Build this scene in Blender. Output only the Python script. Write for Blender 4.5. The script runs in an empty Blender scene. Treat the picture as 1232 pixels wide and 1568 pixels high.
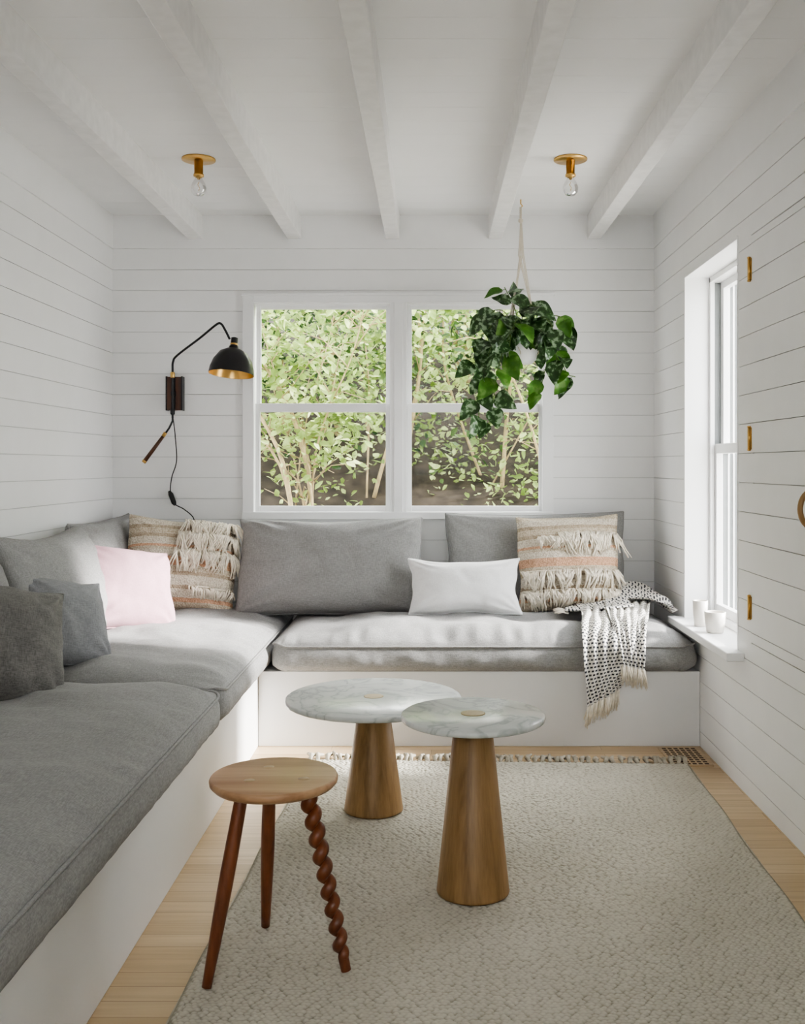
import bpy, math, random
import numpy as np
from mathutils import Matrix, Vector, noise, Euler
R = random.Random(7)
D = bpy.data
SC = bpy.context.scene
try:
    SC.view_settings.view_transform = 'AgX'
    SC.view_settings.look = 'AgX - Medium High Contrast'
except Exception as e:
    print("look", e)

# ------------------------------------------------------------------ materials
def new_mat(name):
    m = D.materials.new(name); m.use_nodes = True
    nt = m.node_tree
    b = nt.nodes["Principled BSDF"]
    return m, nt, b
def N(nt, t, **kw):
    n = nt.nodes.new(t)
    for k, v in kw.items(): setattr(n, k, v)
    return n
def ramp(nt, stops, interp='LINEAR'):
    r = nt.nodes.new("ShaderNodeValToRGB"); e = r.color_ramp.elements
    r.color_ramp.interpolation = interp
    while len(e) < len(stops): e.new(0.5)
    for i, (p, c) in enumerate(stops):
        e[i].position = p; e[i].color = (*c, 1)
    return r
def coords(nt, scale=(1, 1, 1), out="Object", rot=(0, 0, 0)):
    tc = N(nt, "ShaderNodeTexCoord"); mp = N(nt, "ShaderNodeMapping")
    mp.inputs["Scale"].default_value = scale
    mp.inputs["Rotation"].default_value = rot
    nt.links.new(tc.outputs[out], mp.inputs["Vector"])
    return mp.outputs["Vector"]
def bump(nt, b, h, strength=0.3, dist=0.01):
    bp = N(nt, "ShaderNodeBump"); bp.inputs["Strength"].default_value = strength
    bp.inputs["Distance"].default_value = dist
    nt.links.new(h, bp.inputs["Height"]); nt.links.new(bp.outputs[0], b.inputs["Normal"])
    return bp
def plain(name, col, rough=0.5, metal=0.0, nscale=30, var=0.04, bstr=0.03, spec=0.5):
    m, nt, b = new_mat(name)
    v = coords(nt)
    n = N(nt, "ShaderNodeTexNoise"); n.inputs["Scale"].default_value = nscale; n.inputs["Detail"].default_value = 4
    nt.links.new(v, n.inputs["Vector"])
    r = ramp(nt, [(0.3, tuple(c*(1-var) for c in col)), (0.7, tuple(min(1, c*(1+var)) for c in col))])
    nt.links.new(n.outputs[0], r.inputs[0]); nt.links.new(r.outputs[0], b.inputs["Base Color"])
    b.inputs["Roughness"].default_value = rough; b.inputs["Metallic"].default_value = metal
    b.inputs["Specular IOR Level"].default_value = spec
    if bstr: bump(nt, b, n.outputs[0], bstr, 0.002)
    return m
def fabric(name, col, var=0.18, scale=1.0, bstr=0.35, sheen=0.08):
    m, nt, b = new_mat(name)
    v1 = coords(nt, (520*scale, 70*scale, 240*scale)); v2 = coords(nt, (70*scale, 520*scale, 240*scale))
    n1 = N(nt, "ShaderNodeTexNoise", ); n2 = N(nt, "ShaderNodeTexNoise")
    for n, v in ((n1, v1), (n2, v2)):
        n.inputs["Scale"].default_value = 0.8; n.inputs["Detail"].default_value = 3
        nt.links.new(v, n.inputs["Vector"])
    mx = N(nt, "ShaderNodeMath", operation='ADD'); nt.links.new(n1.outputs[0], mx.inputs[0]); nt.links.new(n2.outputs[0], mx.inputs[1])
    n3 = N(nt, "ShaderNodeTexNoise"); n3.inputs["Scale"].default_value = 5; nt.links.new(coords(nt), n3.inputs["Vector"])
    mm = N(nt, "ShaderNodeMath", operation='MULTIPLY_ADD'); mm.inputs[1].default_value = 0.2
    nt.links.new(n3.outputs[0], mm.inputs[0]); nt.links.new(mx.outputs[0], mm.inputs[2])
    r = ramp(nt, [(0.42, tuple(c*(1-var) for c in col)), (0.55, col), (0.68, tuple(min(1, c*(1+var)) for c in col))])
    dv = N(nt, "ShaderNodeMath", operation='MULTIPLY'); dv.inputs[1].default_value = 0.5
    nt.links.new(mm.outputs[0], dv.inputs[0]); nt.links.new(dv.outputs[0], r.inputs[0])
    nt.links.new(r.outputs[0], b.inputs["Base Color"])
    b.inputs["Roughness"].default_value = 0.95; b.inputs["Specular IOR Level"].default_value = 0.12
    b.inputs["Sheen Weight"].default_value = sheen
    bump(nt, b, mx.outputs[0], bstr, 0.002)
    return m
def wood(name, c1, c2, axis='Z', rough=0.45, scale=1.0):
    m, nt, b = new_mat(name)
    s = {'Z': (28, 28, 1.6), 'X': (1.6, 28, 28), 'Y': (28, 1.6, 28)}[axis]
    v = coords(nt, tuple(k*scale for k in s))
    n = N(nt, "ShaderNodeTexNoise"); n.inputs["Scale"].default_value = 1.0; n.inputs["Detail"].default_value = 6; n.inputs["Distortion"].default_value = 0.6
    nt.links.new(v, n.inputs["Vector"])
    n2 = N(nt, "ShaderNodeTexNoise"); n2.inputs["Scale"].default_value = 7; n2.inputs["Detail"].default_value = 3
    nt.links.new(v, n2.inputs["Vector"])
    a = N(nt, "ShaderNodeMath", operation='MULTIPLY_ADD'); a.inputs[1].default_value = 0.3
    nt.links.new(n2.outputs[0], a.inputs[0]); nt.links.new(n.outputs[0], a.inputs[2])
    r = ramp(nt, [(0.45, c1), (0.62, tuple((x+y)/2 for x, y in zip(c1, c2))), (0.82, c2)])
    nt.links.new(a.outputs[0], r.inputs[0]); nt.links.new(r.outputs[0], b.inputs["Base Color"])
    b.inputs["Roughness"].default_value = rough
    bump(nt, b, a.outputs[0], 0.12, 0.001)
    return m

M_wall = plain("white_paint", (0.86, 0.858, 0.85), 0.55, nscale=9, var=0.012, bstr=0.05)
M_gap = plain("gap_shadow_paint", (0.58, 0.58, 0.57), 0.9)
M_liner = plain("grey_jamb_liner", (0.20, 0.21, 0.21), 0.6)
M_ceil = plain("ceiling_paint", (0.875, 0.873, 0.865), 0.6, nscale=6, var=0.012)
M_beam = plain("beam_paint", (0.80, 0.79, 0.775), 0.5, nscale=22, var=0.05, bstr=0.14)
M_trim = plain("trim_paint", (0.87, 0.87, 0.865), 0.35, nscale=10, var=0.01)
M_bench = plain("bench_paint", (0.80, 0.798, 0.79), 0.5, nscale=6, var=0.01)
M_grey = fabric("grey_linen", (0.300, 0.297, 0.290))
M_greyd = fabric("charcoal_linen", (0.175, 0.170, 0.158), var=0.28)
M_greym = fabric("mid_grey_linen", (0.25, 0.253, 0.262))
M_whitef = fabric("white_cotton", (0.88, 0.88, 0.87), var=0.04, bstr=0.2)
M_pink = fabric("pink_cotton", (0.56, 0.35, 0.39), var=0.06, bstr=0.2)
M_brass = plain("brass", (0.68, 0.44, 0.16), 0.3, 1.0, nscale=40, var=0.08)
M_brassd = plain("aged_brass", (0.45, 0.28, 0.10), 0.4, 1.0, nscale=40, var=0.15)
M_black = plain("black_metal", (0.03, 0.03, 0.032), 0.35, 0.6)
M_cord = plain("black_cord", (0.02, 0.02, 0.02), 0.7)
M_walnut = wood("walnut", (0.035, 0.014, 0.008), (0.13, 0.05, 0.025), 'Z')
M_oak = wood("golden_oak", (0.19, 0.105, 0.038), (0.35, 0.21, 0.088), 'Z')
M_seatw = wood("stool_seat_wood", (0.36, 0.20, 0.10), (0.54, 0.34, 0.19), 'X', 0.4)
M_legw = wood("stool_leg_wood", (0.095, 0.026, 0.010), (0.22, 0.07, 0.027), 'Z', 0.35)
M_rope = plain("cotton_cord", (0.66, 0.60, 0.50), 0.9)
M_cer = plain("white_ceramic", (0.76, 0.72, 0.66), 0.35, nscale=25, var=0.05)
M_pot = plain("plant_pot_glaze", (0.85, 0.85, 0.84), 0.35)
M_stem = plain("plant_stem", (0.10, 0.17, 0.04), 0.6)
M_soil = plain("soil", (0.05, 0.035, 0.025), 0.95, var=0.3)
M_ventd = plain("vent_dark", (0.07, 0.045, 0.03), 0.9)
M_vent = wood("vent_wood", (0.46, 0.33, 0.19), (0.60, 0.45, 0.28), 'X')
M_inlay = wood("table_inlay_wood", (0.38, 0.29, 0.15), (0.50, 0.40, 0.23), 'X')

def marble():
    m, nt, b = new_mat("white_marble")
    v = coords(nt, (1, 1, 1))
    n = N(nt, "ShaderNodeTexNoise"); n.inputs["Scale"].default_value = 6; n.inputs["Detail"].default_value = 10; n.inputs["Distortion"].default_value = 1.1
    nt.links.new(v, n.inputs["Vector"])
    r = ramp(nt, [(0.34, (0.68, 0.70, 0.67)), (0.46, (0.61, 0.635, 0.61)), (0.5, (0.44, 0.475, 0.455)), (0.535, (0.61, 0.64, 0.61)), (0.7, (0.70, 0.715, 0.69))])
    nt.links.new(n.outputs[0], r.inputs[0]); nt.links.new(r.outputs[0], b.inputs["Base Color"])
    b.inputs["Roughness"].default_value = 0.25
    return m
M_marble = marble()

def clear(name, fac, fres=False):
    m = D.materials.new(name); m.use_nodes = True; nt = m.node_tree
    nt.nodes.remove(nt.nodes["Principled BSDF"])
    t = N(nt, "ShaderNodeBsdfTransparent"); g = N(nt, "ShaderNodeBsdfGlossy"); g.inputs["Roughness"].default_value = 0.02
    mx = N(nt, "ShaderNodeMixShader"); mx.inputs[0].default_value = fac
    if fres:
        f = N(nt, "ShaderNodeFresnel"); f.inputs[0].default_value = 1.6; nt.links.new(f.outputs[0], mx.inputs[0])
    nt.links.new(t.outputs[0], mx.inputs[1]); nt.links.new(g.outputs[0], mx.inputs[2])
    nt.links.new(mx.outputs[0], nt.nodes["Material Output"].inputs[0])
    return m
M_glass = clear("window_glass", 0.002)
M_bulb = clear("bulb_glass", 0.1, True)

def floor_mat():
    m, nt, b = new_mat("maple_floor")
    v = coords(nt)
    br = N(nt, "ShaderNodeTexBrick"); br.offset = 0.37; br.squash = 1
    br.inputs["Color1"].default_value = (0.66, 0.50, 0.31, 1); br.inputs["Color2"].default_value = (0.53, 0.38, 0.215, 1)
    br.inputs["Mortar"].default_value = (0.33, 0.22, 0.13, 1)
    br.inputs["Scale"].default_value = 1; br.inputs["Mortar Size"].default_value = 0.0010
    br.inputs["Brick Width"].default_value = 1.1; br.inputs["Row Height"].default_value = 0.062
    nt.links.new(v, br.inputs["Vector"])
    v2 = coords(nt, (2, 40, 2)); n = N(nt, "ShaderNodeTexNoise"); n.inputs["Scale"].default_value = 1.5; n.inputs["Detail"].default_value = 6; n.inputs["Distortion"].default_value = .5
    nt.links.new(v2, n.inputs["Vector"])
    r = ramp(nt, [(0.3, (0.82, 0.80, 0.78)), (0.7, (1.0, 1.0, 1.0))]); nt.links.new(n.outputs[0], r.inputs[0])
    mx = N(nt, "ShaderNodeMix", data_type='RGBA', blend_type='MULTIPLY'); mx.inputs[0].default_value = 1
    nt.links.new(br.outputs[0], mx.inputs[6]); nt.links.new(r.outputs[0], mx.inputs[7])
    nt.links.new(mx.outputs[2], b.inputs["Base Color"]); b.inputs["Roughness"].default_value = 0.38
    return m
M_floor = floor_mat()

def rug_mat():
    # wool loops; crevice shade put into the colour, darker low in the pile
    m, nt, b = new_mat("nubby_wool")
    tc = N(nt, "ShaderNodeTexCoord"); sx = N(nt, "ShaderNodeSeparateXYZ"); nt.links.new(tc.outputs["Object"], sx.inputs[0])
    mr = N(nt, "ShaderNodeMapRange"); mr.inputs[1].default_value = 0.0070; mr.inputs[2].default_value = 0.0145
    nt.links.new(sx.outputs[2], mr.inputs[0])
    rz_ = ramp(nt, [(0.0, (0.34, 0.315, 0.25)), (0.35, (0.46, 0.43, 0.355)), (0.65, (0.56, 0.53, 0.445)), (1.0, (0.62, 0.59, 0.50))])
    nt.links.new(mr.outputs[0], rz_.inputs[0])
    n = N(nt, "ShaderNodeTexNoise"); n.inputs["Scale"].default_value = 5; n.inputs["Detail"].default_value = 6; nt.links.new(coords(nt), n.inputs["Vector"])
    r = ramp(nt, [(0.3, (0.91, 0.91, 0.90)), (0.7, (1, 1, 1))]); nt.links.new(n.outputs[0], r.inputs[0])
    mx = N(nt, "ShaderNodeMix", data_type='RGBA', blend_type='MULTIPLY'); mx.inputs[0].default_value = 1
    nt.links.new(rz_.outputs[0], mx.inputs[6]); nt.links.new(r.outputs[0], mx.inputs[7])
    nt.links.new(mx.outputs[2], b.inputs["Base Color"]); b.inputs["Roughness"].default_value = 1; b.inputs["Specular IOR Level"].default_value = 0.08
    return m
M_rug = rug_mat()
M_rugf = plain("rug_fringe_wool", (0.46, 0.42, 0.34), 1.0, var=0.25)

def boho_mat():
    m, nt, b = new_mat("woven_stripe")
    tc = N(nt, "ShaderNodeTexCoord"); sp = N(nt, "ShaderNodeSeparateXYZ"); nt.links.new(tc.outputs["Object"], sp.inputs[0])
    mr = N(nt, "ShaderNodeMapRange"); mr.inputs[1].default_value = -0.22; mr.inputs[2].default_value = 0.22
    nt.links.new(sp.outputs[1], mr.inputs[0])
    c = (0.70, 0.62, 0.50); o = (0.76, 0.48, 0.33); t = (0.55, 0.46, 0.35); w = (0.80, 0.74, 0.64)
    r = ramp(nt, [(0.0, c), (0.08, o), (0.12, w), (0.2, t), (0.24, w), (0.34, t), (0.38, c), (0.44, o), (0.53, w), (0.60, c), (0.63, o), (0.66, w), (0.74, t), (0.78, c), (0.84, t), (0.88, w), (0.95, c)], 'CONSTANT')
    nt.links.new(mr.outputs[0], r.inputs[0])
    vo = N(nt, "ShaderNodeTexVoronoi"); nt.links.new(coords(nt, (170, 140, 140)), vo.inputs["Vector"]); vo.inputs["Scale"].default_value = 1
    r2 = ramp(nt, [(0.0, (1.1, 1.1, 1.1)), (0.8, (0.65, 0.61, 0.55))]); nt.links.new(vo.outputs["Distance"], r2.inputs[0])
    mx = N(nt, "ShaderNodeMix", data_type='RGBA', blend_type='MULTIPLY'); mx.inputs[0].default_value = 1
    nt.links.new(r.outputs[0], mx.inputs[6]); nt.links.new(r2.outputs[0], mx.inputs[7])
    nt.links.new(mx.outputs[2], b.inputs["Base Color"]); b.inputs["Roughness"].default_value = 1
    bump(nt, b, vo.outputs["Distance"], 0.8, 0.004)
    return m
M_boho = boho_mat()
M_yarn = plain("cream_yarn", (0.80, 0.73, 0.61), 1.0, var=0.14, nscale=60)

def throw_mat():
    m, nt, b = new_mat("patterned_throw_cotton")
    tc = N(nt, "ShaderNodeTexCoord")
    br = N(nt, "ShaderNodeTexBrick"); br.offset = 0.5
    nt.links.new(tc.outputs["UV"], br.inputs["Vector"])
    br.inputs["Color1"].default_value = (0.03, 0.03, 0.035, 1); br.inputs["Color2"].default_value = (0.07, 0.07, 0.08, 1)
    br.inputs["Mortar"].default_value = (0.80, 0.77, 0.71, 1)
    br.inputs["Scale"].default_value = 1; br.inputs["Brick Width"].default_value = 0.020; br.inputs["Row Height"].default_value = 0.014
    br.inputs["Mortar Size"].default_value = 0.0037; br.inputs["Mortar Smooth"].default_value = 0.1
    nt.links.new(br.outputs[0], b.inputs["Base Color"]); b.inputs["Roughness"].default_value = 1
    n = N(nt, "ShaderNodeTexNoise"); n.inputs["Scale"].default_value = 300; nt.links.new(tc.outputs["UV"], n.inputs["Vector"])
    bump(nt, b, n.outputs[0], 0.4, 0.003)
    return m
M_throw = throw_mat()

def leafmat(name, c1, c2, c3, scale, trans=0.35, rough=0.4, bpos=(0.42, 0.55, 0.62)):
    m, nt, b = new_mat(name)
    n = N(nt, "ShaderNodeTexNoise"); n.inputs["Scale"].default_value = scale; n.inputs["Detail"].default_value = 3
    nt.links.new(coords(nt), n.inputs["Vector"])
    r = ramp(nt, [(bpos[0], c1), (bpos[1], c2), (bpos[2], c3)]); nt.links.new(n.outputs[0], r.inputs[0])
    nt.links.new(r.outputs[0], b.inputs["Base Color"]); b.inputs["Roughness"].default_value = rough
    if trans:
        t = N(nt, "ShaderNodeBsdfTranslucent"); nt.links.new(r.outputs[0], t.inputs[0])
        mx = N(nt, "ShaderNodeMixShader"); mx.inputs[0].default_value = trans
        nt.links.new(b.outputs[0], mx.inputs[1]); nt.links.new(t.outputs[0], mx.inputs[2])
        nt.links.new(mx.outputs[0], nt.nodes["Material Output"].inputs[0])
    return m
M_leaf = leafmat("pothos_leaf", (0.020, 0.052, 0.014), (0.045, 0.105, 0.030), (0.26, 0.36, 0.23), 45, 0.25, 0.30, (0.42, 0.53, 0.60))
M_leaf2 = leafmat("pothos_leaf_young", (0.05, 0.15, 0.016), (0.085, 0.22, 0.03), (0.16, 0.30, 0.07), 20, 0.3, 0.35)
M_tree = leafmat("shrub_leaf", (0.18, 0.27, 0.06), (0.36, 0.47, 0.15), (0.66, 0.74, 0.36), 3.5, 0.5, 0.5, (0.38, 0.5, 0.62))
M_treed = leafmat("hedge_leaf", (0.025, 0.060, 0.02), (0.09, 0.17, 0.05), (0.30, 0.42, 0.17), 1.6, 0.45, 0.5, (0.40, 0.5, 0.62))
M_bark = plain("bark", (0.46, 0.35, 0.20), 0.9, var=0.3, nscale=14)
M_hill = plain("hill_soil", (0.048, 0.036, 0.029), 1.0, var=0.6, nscale=9, bstr=0.8)
M_bounce = plain("pale_bounce_ground", (0.55, 0.54, 0.50), 1.0, var=0.2, nscale=30, bstr=0.5)
M_fence = plain("grey_siding", (0.10, 0.105, 0.10), 0.8)

# ------------------------------------------------------------------ mesh builder
class MB:
    def __init__(s): s.v = []; s.f = []; s.m = []; s.sm = []; s.mats = []
    def mi(s, mat):
        if mat not in s.mats: s.mats.append(mat)
        return s.mats.index(mat)
    def add(s, vs, fs, mat, smooth=False, M=None):
        o = len(s.v)
        s.v += [tuple(M @ Vector(v)) if M is not None else tuple(v) for v in vs]
        k = s.mi(mat)
        for f in fs:
            s.f.append(tuple(i+o for i in f)); s.m.append(k); s.sm.append(smooth)
        return o
    def box(s, x0, x1, y0, y1, z0, z1, mat, M=None):
        vs = [(x0,y0,z0),(x1,y0,z0),(x1,y1,z0),(x0,y1,z0),(x0,y0,z1),(x1,y0,z1),(x1,y1,z1),(x0,y1,z1)]
        s.add(vs, [(0,3,2,1),(4,5,6,7),(0,1,5,4),(1,2,6,5),(2,3,7,6),(3,0,4,7)], mat, False, M)
    def lathe(s, prof, seg, mat, M=None, smooth=True, cap=True):
        vs = []; fs = []
        for r, z in prof:
            for i in range(seg):
                a = 2*math.pi*i/seg; vs.append((r*math.cos(a), r*math.sin(a), z))
        for j in range(len(prof)-1):
            for i in range(seg):
                i2 = (i+1) % seg
                fs.append((j*seg+i, j*seg+i2, (j+1)*seg+i2, (j+1)*seg+i))
        if cap:
            fs.append(tuple(range(seg-1, -1, -1))); fs.append(tuple((len(prof)-1)*seg+i for i in range(seg)))
        s.add(vs, fs, mat, smooth, M)
    def tube(s, pts, r, mat, sides=8, M=None, smooth=True):
        pts = [Vector(p) for p in pts]; n = len(pts)
        rs = r if isinstance(r, (list, tuple)) else [r]*n
        t0 = (pts[1]-pts[0]).normalized()
        u = t0.orthogonal().normalized()
        vs = []; fs = []
        for i, p in enumerate(pts):
            t = (pts[min(i+1, n-1)]-pts[max(i-1, 0)]).normalized()
            u = (u - t*u.dot(t)); u = u.normalized() if u.length > 1e-6 else t.orthogonal().normalized()
            w = t.cross(u)
            for k in range(sides):
                a = 2*math.pi*k/sides
                vs.append(p+(u*math.cos(a)+w*math.sin(a))*rs[i])
        for i in range(n-1):
            for k in range(sides):
                k2 = (k+1) % sides
                fs.append((i*sides+k, i*sides+k2, (i+1)*sides+k2, (i+1)*sides+k))
        fs.append(tuple(range(sides-1, -1, -1))); fs.append(tuple((n-1)*sides+k for k in range(sides)))
        s.add(vs, fs, mat, smooth, M)
    def build(s, name, loc=(0, 0, 0), M=None, bevel=0, sub=0, parent=None):
        me = D.meshes.new(name); me.from_pydata(s.v, [], s.f)
        for m in s.mats: me.materials.append(m)
        me.polygons.foreach_set("material_index", s.m); me.polygons.foreach_set("use_smooth", s.sm)
        me.update()
        o = D.objects.new(name, me); SC.collection.objects.link(o)
        if M is not None: o.matrix_world = M
        else: o.location = loc
        if bevel:
            b = o.modifiers.new("bevel", 'BEVEL'); b.width = bevel; b.segments = 2; b.limit_method = 'ANGLE'; b.angle_limit = 0.9
        if sub:
            q = o.modifiers.new("sub", 'SUBSURF'); q.levels = sub; q.render_levels = sub
        if parent: o.parent = parent
        return o
def bez(pts, n=10):
    pts = [Vector(p) for p in pts]; out = []
    P = [pts[0]*2-pts[1]] + pts + [pts[-1]*2-pts[-2]]
    for i in range(1, len(P)-2):
        for k in range(n):
            t = k/n
            out.append(0.5*((2*P[i])+(P[i+1]-P[i-1])*t+(2*P[i-1]-5*P[i]+4*P[i+1]-P[i+2])*t*t+(3*P[i]-P[i-1]-3*P[i+1]+P[i+2])*t**3))
    out.append(pts[-1]); return out

# ------------------------------------------------------------------ room shell
XL, XR, YB, YN, ZC = -1.584, 1.107, 5.0, -1.0, 2.40
Z0 = 2.234; PITCH = 0.1034; G = 0.0026; TH = 0.006
def rows():
    r = []; z = 2.130
    r.append((z+G/2, Z0))
    while z > 0.0:
        r.append((max(0, z-PITCH+G/2), z-G/2)); z -= PITCH
    return r
def boards(mb, plane, a0, a1, holes):
    segs = [(z0, z1) for z0, z1 in rows()] + [(Z0+0.0005, ZC)]
    for z0, z1 in segs:
        cuts = [z0, z1]
        for (h0, h1, hz0, hz1) in holes:
            for q in (hz0, hz1):
                if z0 < q < z1: cuts.append(q)
        cuts.sort()
        for c0, c1 in zip(cuts[:-1], cuts[1:]):
            zm = (c0+c1)/2; spans = [(a0, a1)]
            for (h0, h1, hz0, hz1) in holes:
                if hz0 < zm < hz1:
                    ns = []
                    for p, q in spans:
                        if h1 <= p or h0 >= q: ns.append((p, q)); continue
                        if h0 > p: ns.append((p, h0))
                        if h1 < q: ns.append((h1, q))
                    spans = ns
            for p, q in spans:
                t = (0.006 if z0 > Z0-0.001 else 0)
                if plane == 'B': mb.box(p, q, YB-t, YB+TH, c0, c1, M_wall)
                elif plane == 'L': mb.box(XL-TH, XL+t, p, q, c0, c1, M_wall)
                elif plane == 'N': mb.box(p, q, YN-TH, YN+t, c0, c1, M_wall)
                else: mb.box(XR-t, XR+TH, p, q, c0, c1, M_wall)
def backing(mb, plane, a0, a1, holes):
    ys = sorted(set([a0, a1]+[h[0] for h in holes]+[h[1] for h in holes]))
    zs = sorted(set([0, ZC]+[h[2] for h in holes]+[h[3] for h in holes]))
    for p, q in zip(ys[:-1], ys[1:]):
        for c, d in zip(zs[:-1], zs[1:]):
            am, zm = (p+q)/2, (c+d)/2
            if any(h[0] < am < h[1] and h[2] < zm < h[3] for h in holes): continue
            if plane == 'B': mb.box(p, q, YB+TH, YB+0.13, c, d, M_gap)
            elif plane == 'L': mb.box(XL-0.13, XL-TH, p, q, c, d, M_gap)
            elif plane == 'N': mb.box(p, q, YN-0.13, YN-TH, c, d, M_gap)
            else: mb.box(XR+TH, XR+0.26, p, q, c, d, M_gap)
WB = (-0.915, 0.585, 0.905, 1.985)
WR = (3.63, 4.40, 0.49, 1.987)
DR = (2.25, 3.48, 0.541, 1.955)
WN = (-0.9, 0.5, 1.0, 2.1)
mb = MB(); boards(mb, 'B', XL, XR, [WB]); backing(mb, 'B', XL-0.13, XR+0.26, [WB]); mb.build("wall_back")
mb = MB(); boards(mb, 'L', YN, YB, []); backing(mb, 'L', YN-0.13, YB, []); mb.build("wall_left")
mb = MB(); boards(mb, 'R', YN, YB, [WR, DR]); backing(mb, 'R', YN-0.13, YB, [WR, (DR[0], DR[1], DR[2], DR[3])])
mb.box(XR+.016, XR+.26, DR[0]-.01, DR[1]+.01, DR[2]-.01, DR[3]+.01, M_gap); mb.build("wall_right")
mb = MB(); boards(mb, 'N', XL, XR, [WN]); backing(mb, 'N', XL-0.13, XR+.26, [WN]); mb.build("wall_near")
mb = MB(); mb.box(XL-0.13, XR+0.26, YN-0.13, YB+0.13, -0.08, 0, M_floor); mb.build("floor")
mb = MB(); y = YN-0.13
mb.box(XL-0.13, XR+0.26, YN-0.13, YB+0.13, ZC+0.006, ZC+0.1, M_gap)
while y < YB+0.13:
    y1 = min(y+0.14, YB+0.13); mb.box(XL-0.13, XR+0.26, y+0.0012, y1, ZC, ZC+0.0062, M_ceil); y = y1
mb.build("ceiling")
for i, xc in enumerate([-1.169, -0.679, -0.192, 0.318, 0.808]):
    mb = MB(); n = 40
    vs = []; fs = []
    for j in range(n+1):
        yy = YN+(YB-YN)*j/n
        e = 0.0035
        for (dx, dz) in ((-0.034, 2.283), (0.034, 2.283), (0.034, 2.41), (-0.034, 2.41)):
            k = noise.noise(Vector((xc*9+dx*30, yy*1.7, dz*5)))*e
            vs.append((xc+dx+k, yy, dz+k))
    for j in range(n):
        for k in range(4):
            k2 = (k+1) % 4; fs.append((j*4+k, (j+1)*4+k, (j+1)*4+k2, j*4+k2))
    mb.add(vs, fs, M_beam); mb.build("ceiling_beam", bevel=0.003)

# ---- windows
def sash_pair(mb, a0, a1, z0, z1, zm, plane, depth, fr=0.022):
    def bx(p, q, d0, d1, c, d, mat=M_trim):
        if plane == 'B': mb.box(p, q, YB+d0, YB+d1, c, d, mat)
        else: mb.box(XR+d0, XR+d1, p, q, c, d, mat)
    dl, du = depth, depth+0.03
    for (p, q, c, d) in ((a0, a0+fr, z0, zm+.02), (a1-fr, a1, z0, zm+.02), (a0+fr, a1-fr, z0, z0+fr+.01), (a0+fr, a1-fr, zm-.022, zm+.02)):
        bx(p, q, dl, dl+0.028, c, d)
    bx(a0+fr, a1-fr, dl+0.012, dl+0.016, z0+fr+.01, zm-.022, M_glass)
    for (p, q, c, d) in ((a0, a0+fr, zm-.022, z1), (a1-fr, a1, zm-.022, z1), (a0+fr, a1-fr, z1-fr, z1), (a0+fr, a1-fr, zm-.022, zm+.02)):
        bx(p, q, du, du+0.028, c, d)
    bx(a0+fr, a1-fr, du+0.012, du+0.016, zm+.02, z1-fr, M_glass)
mb = MB()
x0, x1, z0, z1 = WB
cw = 0.02
for (p, q, c, d) in ((x0-cw, x0+.035, z0, z1+cw), (x1-.035, x1+cw, z0, z1+cw), (x0+.035, x1-.035, z1-.02, z1+cw)):
    mb.box(p, q, YB-0.018, YB+0.01, c, d, M_trim)
mb.box(x0-cw-.0, x1+cw, YB-0.03, YB+0.01, z0-0.015, z0+0.022, M_trim)
mb.box(x0-cw-.006, x1+cw+.006, YB-0.024, YB+0.0, z1+cw-.006, z1+cw+.006, M_trim)
mb.box(x0-.001, x0+.025, YB, YB+0.13, z0, z1, M_trim); mb.box(x1-.025, x1+.001, YB, YB+0.13, z0, z1, M_trim)
mb.box(x0, x1, YB, YB+0.13, z1-.025, z1+.001, M_trim); mb.box(x0, x1, YB, YB+0.13, z0-.001, z0+.018, M_trim)
mb.box(-0.205, -0.12, YB-0.018, YB+0.12, z0+.015, z1-.02, M_trim)
mb.box(-0.185, -0.14, YB-0.026, YB-0.015, z0+.02, z1-.02, M_trim)
sash_pair(mb, -0.878, -0.205, z0+.018, z1-.02, 1.447, 'B', 0.02)
sash_pair(mb, -0.12, 0.560, z0+.018, z1-.02, 1.447, 'B', 0.02)
mb.build("window_1", bevel=0.0025)
mb = MB()
y0, y1, z0, z1 = WR
mb.box(XR-0.002, XR+0.255, y1-.010, y1+0.004, z0+.001, z1-.001, M_trim); mb.box(XR-.002, XR+0.255, y0-0.004, y0+.010, z0+.001, z1-.001, M_trim)
mb.box(XR-.002, XR+0.255, y0+.010, y1-.010, z1-.012, z1+.003, M_trim)
for (p, q, sg) in ((y0+.01, y0+.030, 1), (y1-.030, y1-.01, -1)):
    mb.box(XR+.105, XR+.124, p, q, z0, z1, M_trim)
    if sg > 0: mb.box(XR+.124, XR+.250, p, q-.008, z0, z1, M_liner)
    else: mb.box(XR+.124, XR+.250, p+.008, q, z0, z1, M_liner)
    for xx in (.153, .183, .205, .228): mb.box(XR+xx, XR+xx+.006, p, q, z0, z1, M_trim)
for (c, d) in ((z1-.035, z1-.012), (z0+.003, z0+.03)): mb.box(XR+.105, XR+.25, y0+.01, y1-.01, c, d, M_trim)
sash_pair(mb, y0+.023, y1-.023, z0+.03, z1-.034, 1.23, 'R', 0.125, 0.030)
mb.build("window_2", bevel=0.0018)
mb = MB(); mb.box(1.045, XR+0.25, 3.56, 4.45, 0.462, 0.4925, M_trim); mb.build("window_sill", bevel=0.004)
mb = MB(); x0, x1, z0, z1 = WN
for (p, q, c, d) in ((x0, x0+.05, z0, z1), (x1-.05, x1, z0, z1), (x0, x1, z1-.05, z1), (x0, x1, z0, z0+.05), (-.225, -.175, z0, z1)):
    mb.box(p, q, YN-0.12, YN+.01, c, d, M_trim)
mb.box(x0, x1, YN-.06, YN-.055, z0, z1, M_glass)
mb.build("added_fill_window", bevel=0.002)  # added window behind the camera, sized to let fill light in

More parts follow.
